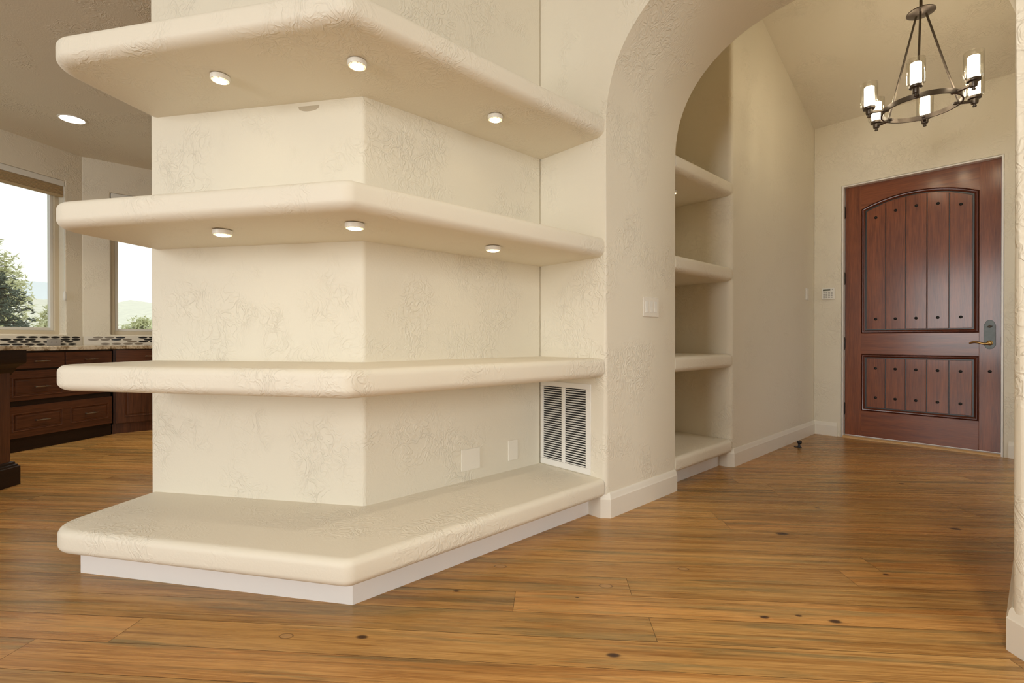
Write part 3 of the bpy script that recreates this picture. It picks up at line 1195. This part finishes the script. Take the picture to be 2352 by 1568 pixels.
# ------------------------------------------------------------------ chandelier
CHX, CHY = -0.532, 4.068
ZR = 2.452                                   # ring height
chand = thing('chandelier', 'dark bronze six-light ring chandelier hanging in the foyer', 'chandelier', (CHX, CHY, 0))
RR = 0.203
bm = NB()
prf = [(-0.0045, -0.015), (0.0045, -0.015), (0.0045, 0.015), (-0.0045, 0.015), (-0.0045, -0.015)]
sweep(bm, [(RR * math.cos(2 * PI * k / 72), RR * math.sin(2 * PI * k / 72)) for k in range(72)], [(u, h + ZR) for u, h in prf], closed=True)
obj('ring', bm, M_bronze, chand)
bm = NB()
lathe(bm, [(0.012, 3.095), (0.020, 3.088), (0.062, 3.074), (0.074, 3.066), (0.076, 3.060), (0.070, 3.056), (0.012, 3.050), (0.001, 3.049)], seg=36)
obj('hub', bm, M_bronze, chand)
bm = NB()
tube(bm, [(0, 0, 3.09), (0, 0, zfoy(CHY) - 0.022)], 0.0085, 12)
obj('stem', bm, M_bronze, chand)
bm = NB()
zc_ = zfoy(CHY)
lathe(bm, [(0.068, zc_ + 0.026), (0.066, zc_ - 0.030), (0.050, zc_ - 0.042), (0.010, zc_ - 0.048)], seg=32)
obj('canopy', bm, M_bronze, chand)
offs = math.radians(-27)
for k in (1, 3, 5):
    a = offs + k * PI / 3
    bm = NB()
    tube(bm, [(0.028 * math.cos(a), 0.028 * math.sin(a), 3.056), (RR * math.cos(a), RR * math.sin(a), ZR + 0.012)], 0.0062, 10)
    lathe(bm, [(0.009, -0.014), (0.009, 0.016), (0.004, 0.020)], (RR * math.cos(a), RR * math.sin(a), ZR), 12)
    obj('support_rod', bm, M_bronze, chand)
RL = 0.289
for k in range(6):
    a = offs + k * PI / 3
    d = Vector((math.cos(a), math.sin(a), 0))
    pl_ = Vector((-d.y, d.x, 0))
    bm = NB()
    pts = []
    for (r, z) in ((RR - 0.028, ZR), (RL, ZR)):
        pts.append(d * r + Vector((0, 0, z)))
    A = []
    for p in pts:
        A.append([bm.verts.new(p + pl_ * s * 0.009 + Vector((0, 0, h))) for s, h in ((-1, -0.007), (1, -0.007), (1, 0.007), (-1, 0.007))])
    for q in range(4):
        bm.faces.new([A[0][q], A[0][(q + 1) % 4], A[1][(q + 1) % 4], A[1][q]])
    bm.faces.new(A[0])
    bm.faces.new(A[1])
    obj('arm', bm, M_bronze, chand, bevel=0.0015)
    c = (d.x * RL, d.y * RL, 0)
    bm = NB()
    lathe(bm, [(0.002, ZR - 0.035), (0.0095, ZR - 0.034), (0.011, ZR - 0.028), (0.007, ZR - 0.024), (0.009, ZR - 0.018), (0.017, ZR - 0.015), (0.019, ZR - 0.008), (0.020, ZR + 0.012),
               (0.026, ZR + 0.014), (0.0335, ZR + 0.017), (0.0345, ZR + 0.022), (0.0345, ZR + 0.031), (0.030, ZR + 0.034), (0.002, ZR + 0.034)], c, 28)
    cup = obj('lamp_cup', bm, M_bronze, chand, angle=30)
    bm = NB()
    zg0, zg1 = ZR + 0.0345, ZR + 0.188
    lathe(bm, [(0.001, zg0), (0.040, zg0), (0.046, zg0 + 0.005), (0.047, zg0 + 0.012), (0.047, zg1), (0.0455, zg1 + 0.0008), (0.044, zg1), (0.044, zg0 + 0.012), (0.040, zg0 + 0.006), (0.030, zg0 + 0.004)], c, 32, cap=False)
    obj('glass_shade', bm, M_lglass, cup)['label'] = 'clear glass cylinder'
    bm = NB()
    lathe(bm, [(0.012, zg0 + 0.008), (0.026, zg0 + 0.010), (0.0275, zg0 + 0.014), (0.0275, zg0 + 0.126), (0.025, zg0 + 0.130), (0.002, zg0 + 0.130)], c, 28)
    obj('lit_diffuser', bm, M_tube, cup)['label'] = 'glowing frosted tube'
    l = bpy.data.lights.new('chandelier_bulb', 'POINT')
    l.energy = 1.7
    l.shadow_soft_size = 0.012
    l.color = (1.0, 0.84, 0.58)
    lo_ = bpy.data.objects.new('chandelier_bulb', l)
    lo_.location = (c[0], c[1], zg0 + 0.147)
    lo_.parent = chand
    COL.objects.link(lo_)

# ------------------------------------------------------------------ recessed ceiling lights
def can_light(loc, label, power=6):
    t = thing('recessed_light', label, 'light', loc)
    bm = NB()
    lathe(bm, [(0.084, -0.001), (0.098, -0.001), (0.100, -0.004), (0.094, -0.008), (0.086, -0.008), (0.084, -0.001)], seg=40)
    obj('trim_ring', bm, M_white, t)
    bm = NB()
    lathe(bm, [(0.0845, -0.0015), (0.084, -0.006), (0.05, -0.0068), (0.001, -0.007)], seg=36)
    obj('lens', bm, M_can, t)
    l = bpy.data.lights.new('can_beam', 'AREA')
    l.shape = 'DISK'
    l.size = 0.16
    l.spread = math.radians(100)
    l.energy = power
    l.color = (1.0, 0.89, 0.70)
    lo_ = bpy.data.objects.new('can_beam', l)
    lo_.location = (0, 0, -0.012)
    lo_.parent = t
    COL.objects.link(lo_)
    return t


can_light((-5.735, 0.004, H_KIT), 'lit round recessed light in the kitchen ceiling', 7)
can_light((-4.9, 1.5, H_KIT), 'added unseen recessed light brightening the kitchen, behind the shelf wall', 14)  # unseen lamp added to lift the kitchen floor
can_light((0.3, 0.8, H_GREAT), 'recessed light in the high great room ceiling, above the camera', 12)


# ------------------------------------------------------------------ kitchen windows
def make_window(n, base, rz, x0, x1, z0, z1, label, shade_label, cord):
    """local x along the wall, y into the wall"""
    w = thing('window_%d' % n, label, 'window', base, rz, kind='structure')
    y0 = 0.085

    def frame(a, b, c, d, fw, ya, yb, name, mat):
        bm = NB()
        for q in ((a, ya, c, a + fw, yb, d), (b - fw, ya, c, b, yb, d), (a + fw, ya, c, b - fw, yb, c + fw), (a + fw, ya, d - fw, b - fw, yb, d)):
            box(bm, *q)
        return obj(name, bm, mat, w, bevel=0.003)
    frame(x0, x1, z0, z1, 0.040, y0, y0 + 0.07, 'frame', M_vinyl)
    frame(x0 + 0.0405, x1 - 0.0405, z0 + 0.0405, z1 - 0.0405, 0.028, y0 + 0.018, y0 + 0.055, 'sash', M_rail)
    bm = NB()
    box(bm, x0 + 0.066, y0 + 0.034, z0 + 0.066, x1 - 0.066, y0 + 0.040, z1 - 0.066)
    obj('pane', bm, M_glass, w, smooth=False)
    s = thing('window_shade', shade_label, 'window shade', base, rz)
    g = 0.004
    bm = NB()
    box(bm, x0 + g, 0.005, z1 - 0.058, x1 - g, 0.065, z1 - 0.002)
    obj('head_rail', bm, M_rail, s, bevel=0.004)['label'] = 'white head rail'
    bm = NB()
    zf = z1 - 0.060
    pts = []
    n_ = 7
    hh = 0.085
    for k in range(n_ * 2 + 1):
        pts.append((0.012 if k % 2 == 0 else 0.020, zf - hh * k / (2 * n_)))
    back = [(0.058 - (y - 0.012), z) for y, z in pts[::-1]]
    prism(bm, pts + back, x0 + g, x1 - g, 'x')
    obj('folded_fabric', bm, M_shade, s, smooth=False)['label'] = 'stacked tan pleated fabric'
    bm = NB()
    box(bm, x0 + g, 0.008, zf - hh - 0.022, x1 - g, 0.060, zf - hh - 0.001)
    obj('bottom_rail', bm, M_shade, s, bevel=0.004)
    if cord:
        bm = NB()
        xc = cord
        tube(bm, [(xc, 0.0, z1 - 0.06), (xc, -0.004, z1 - 0.4), (xc, -0.004, 1.44)], 0.0022, 8)
        obj('cord', bm, M_rail, s)
        bm = NB()
        lathe(bm, [(0.003, 1.445), (0.010, 1.432), (0.014, 1.40), (0.015, 1.37), (0.010, 1.350), (0.002, 1.347)], (xc, -0.010, 0), 16)
        obj('cord_tassel', bm, M_rail, s)
    return w


rz1 = math.atan2(KD.y, KD.x)
make_window(1, (KC.x, KC.y, 0), rz1, W1[0], W1[1], W1[2], W1[3], 'larger kitchen window showing a pine tree, at the left edge',
            'tan pleated shade pulled up in the larger kitchen window', -0.168)
make_window(2, (KC.x, 0, 0), PI / 2, W2[0], W2[1], W2[2], W2[3], 'narrow kitchen window beside the shelf wall',
            'pleated shade pulled up in the narrow kitchen window', None)

# ------------------------------------------------------------------ kitchen cabinets
CF = V2((-6.25, 0.29))                       # corner between the two cabinet runs (front faces)


def pull(x, y, z, w, parent):
    bm = NB()
    tube(bm, [(x - w / 2, y - 0.026, z), (x - w / 2 * 0.5, y - 0.030, z), (x, y - 0.031, z), (x + w / 2 * 0.5, y - 0.030, z), (x + w / 2, y - 0.026, z)], [0.004, 0.005, 0.0065, 0.005, 0.004], 10)
    for s in (-1, 1):
        tube(bm, [(x + s * w * 0.36, y, z), (x + s * w * 0.36, y - 0.028, z)], [0.007, 0.0045], 10)
    return obj('handle', bm, M_pewter, parent)


def raised_front(name, x0, x1, z0, z1, parent, panels, mat, th=0.020):
    """drawer or door front: slab with raised panels set in stepped frames"""
    bm = NB()
    box(bm, x0, -th, z0, x1, 0, z1)
    f = obj(name, bm, mat, parent, bevel=0.002)
    for (a, b, c, d) in panels:
        bm = NB()
        sweep(bm, [(a, c), (b, c), (b, d), (a, d)], [(0, -th + 0.001), (0.002, -th - 0.005), (0.008, -th - 0.005), (0.013, -th + 0.0), (0.016, -th - 0.003), (0.021, -th - 0.001)],
              closed=True, to3=lambda x, z, h: (x, h, z))
        obj('panel_moulding', bm, mat, f, angle=25)
        bm = NB()
        m = 0.030
        vs0 = [bm.verts.new((x, -th - 0.0005, z)) for x, z in ((a + 0.021, c + 0.021), (b - 0.021, c + 0.021), (b - 0.021, d - 0.021), (a + 0.021, d - 0.021))]
        vs1 = [bm.verts.new((x, -th - 0.004, z)) for x, z in ((a + m, c + m), (b - m, c + m), (b - m, d - m), (a + m, d - m))]
        bm.faces.new(vs1)
        for q in range(4):
            bm.faces.new([vs0[q], vs0[(q + 1) % 4], vs1[(q + 1) % 4], vs1[q]])
        obj('raised_panel', bm, mat, f, smooth=False)
    return f


rzc = math.atan2(KD.y, KD.x)
cab = thing('drawer_cabinet', 'dark cherry kitchen drawer cabinet under the larger window', 'cabinet', (CF.x, CF.y, 0), rzc)
bm = NB()
box(bm, -0.88, 0.0, 0.10, -0.012, 0.56, 0.850)
obj('body', bm, M_cd, cab, bevel=0.002)
bm = NB()
box(bm, -0.88, 0.006, 0.0, -0.006, 0.10, 0.100)
obj('plinth', bm, M_cd, cab, smooth=False)
for a, b in ((-0.866, -0.431), (-0.422, -0.014)):
    f = raised_front('drawer', a, b, 0.700, 0.834, cab, [], M_ch)
    pull((a + b) / 2 + (0.03 if a < -0.5 else 0), -0.020, 0.760, 0.112, f)
f = raised_front('drawer', -0.866, -0.014, 0.430, 0.682, cab, [(-0.82, -0.448, 0.462, 0.625), (-0.388, -0.045, 0.462, 0.625)], M_ch)
pull(-0.618, -0.024, 0.540, 0.112, f)
pull(-0.220, -0.024, 0.540, 0.112, f)
f = raised_front('drawer', -0.866, -0.014, 0.118, 0.384, cab, [(-0.82, -0.448, 0.172, 0.326), (-0.388, -0.045, 0.172, 0.326)], M_ch)
pull(-0.618, -0.024, 0.252, 0.106, f)
pull(-0.220, -0.024, 0.250, 0.106, f)

cab2 = thing('base_cabinet', 'dark cherry base cabinet with drawer and door beside the shelf wall', 'cabinet', (-6.27, 0.300, 0), PI / 2)
bm = NB()
box(bm, 0.0, 0.0, 0.095, 0.62, 0.56, 0.850)
obj('body', bm, M_cv, cab2, bevel=0.002)
bm = NB()
box(bm, -0.008, 0.004, 0.0, 0.62, 0.10, 0.095)
obj('plinth', bm, M_cv, cab2, smooth=False)
f = raised_front('drawer', 0.022, 0.600, 0.712, 0.842, cab2, [], M_ch)
pull(0.31, -0.020, 0.777, 0.112, f)
f = raised_front('door', 0.022, 0.600, 0.105, 0.702, cab2, [(0.088, 0.534, 0.165, 0.640)], M_cv)
pull(0.565, -0.020, 0.62, 0.10, f)

# worktop along both runs
bm = NB()
fr = 0.020
n1 = KN


def off_corner(d):
    """corner of the two fronts pushed d out into the room"""
    p = V2((-6.27 + d, 0))
    q = CF + KN * d
    t_ = (p.x - q.x) / KD.x
    return q + KD * t_


oc = off_corner(0.030)
oa = oc - KD * 1.7
ow = V2((KC.x + 0.002, KC.y + 0.001))
wa = KC + KN * 0.002 - KD * 1.7
poly = [tuple(oa), tuple(oc), (oc.x, 2.6), (KC.x + 0.002, 2.6), tuple(ow), tuple(wa)]
prism(bm, poly, 0.8505, 0.888)
tag(obj('worktop', bm, M_gran, bevel=0.005, seg=3), 'mottled granite worktop on the kitchen cabinets', 'worktop')

# pebble backsplash
M_grout = simple('white_grout', (0.72, 0.68, 0.60), 0.5, var=0.04)
M_peb1 = simple('pebble_black', (0.018, 0.017, 0.016), 0.25, var=0.3)
M_peb2 = simple('pebble_taupe', (0.22, 0.18, 0.13), 0.3, var=0.25)


def backsplash(run):
    bm = NB()
    za, zb_ = 0.8885, 0.982
    if run == 1:
        x0, x1 = -1.7, -0.003
        base, rz = (KC.x, KC.y, 0), rz1
    else:
        x0, x1 = 0.09, 2.4
        base, rz = (KC.x, 0, 0), PI / 2
    box(bm, x0, -0.010, za, x1, -0.001, zb_)
    rows = 4
    rh = (zb_ - za) / rows
    rnd = random.Random(run)
    for r in range(rows):
        x = x0 + (0.04 if r % 2 else 0.0) + 0.03
        while x < x1 - 0.08:
            L = rnd.uniform(0.084, 0.096)
            if rnd.random() < 0.80:
                mi = 1 if (run == 1 or x > 0.52) else (2 if rnd.random() < 0.85 else 1)
                cx, cz = x + L / 2, za + (r + 0.5) * rh
                ring0, ring1 = [], []
                for k in range(16):
                    t_ = 2 * PI * k / 16
                    ring0.append(bm.verts.new((cx + L * 0.47 * math.cos(t_), -0.010, cz + rh * 0.45 * math.sin(t_))))
                    ring1.append(bm.verts.new((cx + L * 0.42 * math.cos(t_), -0.013, cz + rh * 0.36 * math.sin(t_))))
                f = bm.faces.new(ring1)
                f.material_index = mi
                for k in range(16):
                    f = bm.faces.new([ring0[k], ring0[(k + 1) % 16], ring1[(k + 1) % 16], ring1[k]])
                    f.material_index = mi
            x += L + 0.006
    o = obj('backsplash', bm, [M_grout, M_peb1, M_peb2], smooth=False)
    o.location = base
    o.rotation_euler = (0, 0, rz)
    return o


tag(backsplash(1), 'pebble tile backsplash with black ovals under the larger window', 'backsplash')
tag(backsplash(2), 'pebble tile backsplash with taupe ovals under the narrow window', 'backsplash')
# outlet on the backsplash
wp = KC - KD * 0.272
t = thing('wall_outlet', 'grey double outlet set sideways in the pebble backsplash', 'outlet', (wp.x + KN.x * 0.0135, wp.y + KN.y * 0.0135, 0.920), rz1)
bm = NB()
box(bm, -0.060, -0.005, -0.031, 0.060, 0, 0.031)
M_grey = simple('grey_plate', (0.42, 0.40, 0.38), 0.4)
obj('cover_plate', bm, M_grey, t, bevel=0.002)
for s in (-1, 1):
    bm = NB()
    prism(bm, [(s * 0.020 + 0.015 * math.cos(2 * PI * k / 16), 0.013 * math.sin(2 * PI * k / 16)) for k in range(16)], -0.0065, -0.0045, 'y')
    rcp = obj('receptacle', bm, M_grey, t, smooth=False)
    bm = NB()
    box(bm, s * 0.020 - 0.006, -0.0072, 0.003, s * 0.020 + 0.004, -0.0064, 0.0052)
    box(bm, s * 0.020 - 0.006, -0.0072, -0.0052, s * 0.020 + 0.004, -0.0064, -0.003)
    obj('slot', bm, M_dark, rcp, smooth=False)

# kitchen island corner at the left edge
IA = V2((0.78, -0.626))
ICN = V2((-4.545, -0.228))                   # visible corner of its base moulding
IBK = V2((-IA.y, IA.x)) * -1.0
IBK = V2((-0.626, -0.78))
isl = thing('kitchen_island', 'dark espresso kitchen island end with moulded foot at the left edge', 'island', (ICN.x, ICN.y, 0), math.atan2(IA.y, IA.x) + PI)
# local x runs from left (negative) to the visible corner at 0, y goes back
bm = NB()
box(bm, -1.5, 0.030, 0.0, -0.075, 0.80, 0.800)
obj('body', bm, M_cv, isl, bevel=0.004)
prof_b = [(0, 0), (0, 0.120), (0.006, 0.124), (0.008, 0.134), (0.016, 0.138), (0.018, 0.150), (0.034, 0.158), (0.034, 0.0)]
bm = NB()
sweep(bm, [(-1.5, 0.0), (-0.042, 0.0), (-0.042, 0.83)], prof_b)
obj('base_moulding', bm, M_cd, isl, angle=25)
prof_c = [(0.034, 0.715), (0.030, 0.730), (0.022, 0.742), (0.018, 0.760), (0.004, 0.778), (-0.012, 0.790), (-0.016, 0.800), (-0.016, 0.878), (0.05, 0.878)]
bm = NB()
sweep(bm, [(-1.5, 0.0), (-0.030, 0.0), (-0.030, 0.83)], prof_c)
obj('crown_moulding', bm, M_cd, isl, angle=25)
bm = NB()
box(bm, -1.52, -0.035, 0.8785, -0.012, 0.86, 0.908)
iw = obj('island_worktop', bm, M_gran, bevel=0.006, seg=3)
iw.location = isl.location
iw.rotation_euler = isl.rotation_euler
tag(iw, 'granite worktop of the kitchen island at the left edge', 'worktop')

# ------------------------------------------------------------------ outdoors beyond the kitchen windows
M_ground = simple('hazy_hillside', (0.76, 0.73, 0.58), 0.95, var=0.25, vscale=0.6)  # haze and overexposure painted into the pale base colour
M_hill = simple('hazy_ridge', (0.76, 0.80, 0.80), 0.95, var=0.08, vscale=0.01)  # distance haze painted into the ridge colour


def interp(x, tab):
    for (a, va), (b, vb) in zip(tab, tab[1:]):
        if a <= x <= b:
            return va + (vb - va) * (x - a) / (b - a)
    return tab[0][1] if x < tab[0][0] else tab[-1][1]


bm = NB()
rads = [9, 12, 16, 20, 26, 34, 44, 58, 76, 100, 130, 150, 165]
hts = [(9, -0.9), (20, 0.35), (40, 1.7), (76, 4.2), (130, 8.2), (150, 10.0), (165, 9.0)]
grid = []
for r in rads:
    row = []
    for k in range(61):
        az = math.radians(150 + 60 * k / 60)
        h = interp(r, hts) + random.uniform(-0.012, 0.02) * r * 0.25
        row.append(bm.verts.new((r * math.cos(az), r * math.sin(az), h)))
    grid.append(row)
for A, B in zip(grid, grid[1:]):
    for k in range(60):
        bm.faces.new((A[k], A[k + 1], B[k + 1], B[k]))
struct('ground_hillside', bm, M_ground, 'hillside painted pale with haze outside the kitchen windows', 'hillside')
bm = NB()
box(bm, -8.6, -60, -1.6, 60, 60, -1.2)  # unseen slab added to stop sky light rising from below
struct('ground_light_block', bm, simple('unseen_ground', (0.10, 0.11, 0.05), 0.95, var=0.3, vscale=0.8), 'unseen ground added to block light from below', 'ground')
bm = NB()
front, back_, top = [], [], []
for k in range(41):
    az = math.radians(155 + 50 * k / 40)
    h = 17 + 18 * math.exp(-((k - 21.3) / 3.2) ** 2) + 1.5 * math.sin(k * 1.7)
    c, s = math.cos(az), math.sin(az)
    front.append(bm.verts.new((380 * c, 380 * s, 0)))
    top.append(bm.verts.new((460 * c, 460 * s, h * 1.2)))
    back_.append(bm.verts.new((560 * c, 560 * s, 0)))
for k in range(40):
    bm.faces.new((front[k], front[k + 1], top[k + 1], top[k]))
    bm.faces.new((top[k], top[k + 1], back_[k + 1], back_[k]))
struct('hill_ridge', bm, M_hill, 'ridge on the horizon outside, painted faint blue-grey with haze', 'hill')


def foliage_mat(name, a, b):
    t_ = NT(name)
    v = t_.coord()
    c = t_.mix(t_.noise(v, 6.0, 3), rgb(a), rgb(b))
    t_.l(c, t_.b.inputs['Base Color'])
    t_.b.inputs['Roughness'].default_value = 0.8
    return t_.m


M_pine = foliage_mat('pine_needles', (0.03, 0.055, 0.045), (0.17, 0.21, 0.15))
M_bush = foliage_mat('yellow_leaves', (0.48, 0.50, 0.26), (0.85, 0.84, 0.58))


def tree(name, label, x, y, z, height, radius, mat, seed, needles=14, taper=1.0, blade=0.22):
    rnd = random.Random(seed)
    t_ = thing(name, label, 'tree', (x, y, z), 0, 'trees outside the kitchen window')
    bm = NB()
    tube(bm, [(0, 0, 0), (0.03, 0.02, height * 0.5), (0, 0, height * 0.96)], [0.11, 0.07, 0.015], 8)
    bm2 = NB()
    levels = int(height * 5.5)
    for i in range(levels):
        f = (i + 0.5) / levels
        zz = height * (0.06 + 0.94 * f)
        rr = radius * ((1 - f) ** 0.8 * taper + (1 - taper) * math.sin(PI * min(1, f * 0.9 + 0.1)))
        nb = rnd.randint(6, 8)
        for q in range(nb):
            a = rnd.uniform(0, 2 * PI)
            L = rr * rnd.uniform(0.7, 1.15) + 0.12
            d = Vector((math.cos(a), math.sin(a), rnd.uniform(-0.05, 0.30)))
            p0_ = Vector((0, 0, zz))
            tube(bm, [p0_, p0_ + d * L * 0.9], [0.018, 0.004], 4, caps=False)
            for s in range(needles):
                u = rnd.uniform(0.25, 1.0)
                c = p0_ + d * L * u + Vector((rnd.gauss(0, 0.07), rnd.gauss(0, 0.07), rnd.gauss(0, 0.06)))
                for w_ in range(3):
                    v = Vector((rnd.gauss(0, 1), rnd.gauss(0, 1), rnd.gauss(0.25, 0.7))).normalized() * blade * rnd.uniform(0.6, 1.2)
                    sd = v.cross(Vector((rnd.gauss(0, 1), rnd.gauss(0, 1), rnd.gauss(0, 1)))).normalized() * blade * 0.16
                    bm2.faces.new([bm2.verts.new(c - sd), bm2.verts.new(c + sd), bm2.verts.new(c + v)])
    obj('trunk', bm, M_bark, t_)
    obj('foliage', bm2, mat, t_, smooth=False)
    return t_


tree('pine_tree', 'dark green pine tree outside the larger kitchen window', -13.6, -1.12, -0.75, 2.95, 0.95, M_pine, 3, 34, 1.0, 0.085)
tree('leafy_tree', 'pale yellow-green tree behind the pine outside the window', -20.5, -1.95, 0.0, 3.9, 1.5, M_bush, 5, 34, 0.5, 0.13)
tree('leafy_shrub', 'pale yellow-green shrub right of the pine outside the window', -16.0, -0.28, -0.3, 2.0, 0.5, M_bush, 9, 20, 0.4, 0.11)
tree('leafy_shrub', 'pale olive shrub low outside the narrow kitchen window', -17.0, 1.45, 0.0, 1.5, 0.6, M_bush, 12, 20, 0.3, 0.11)
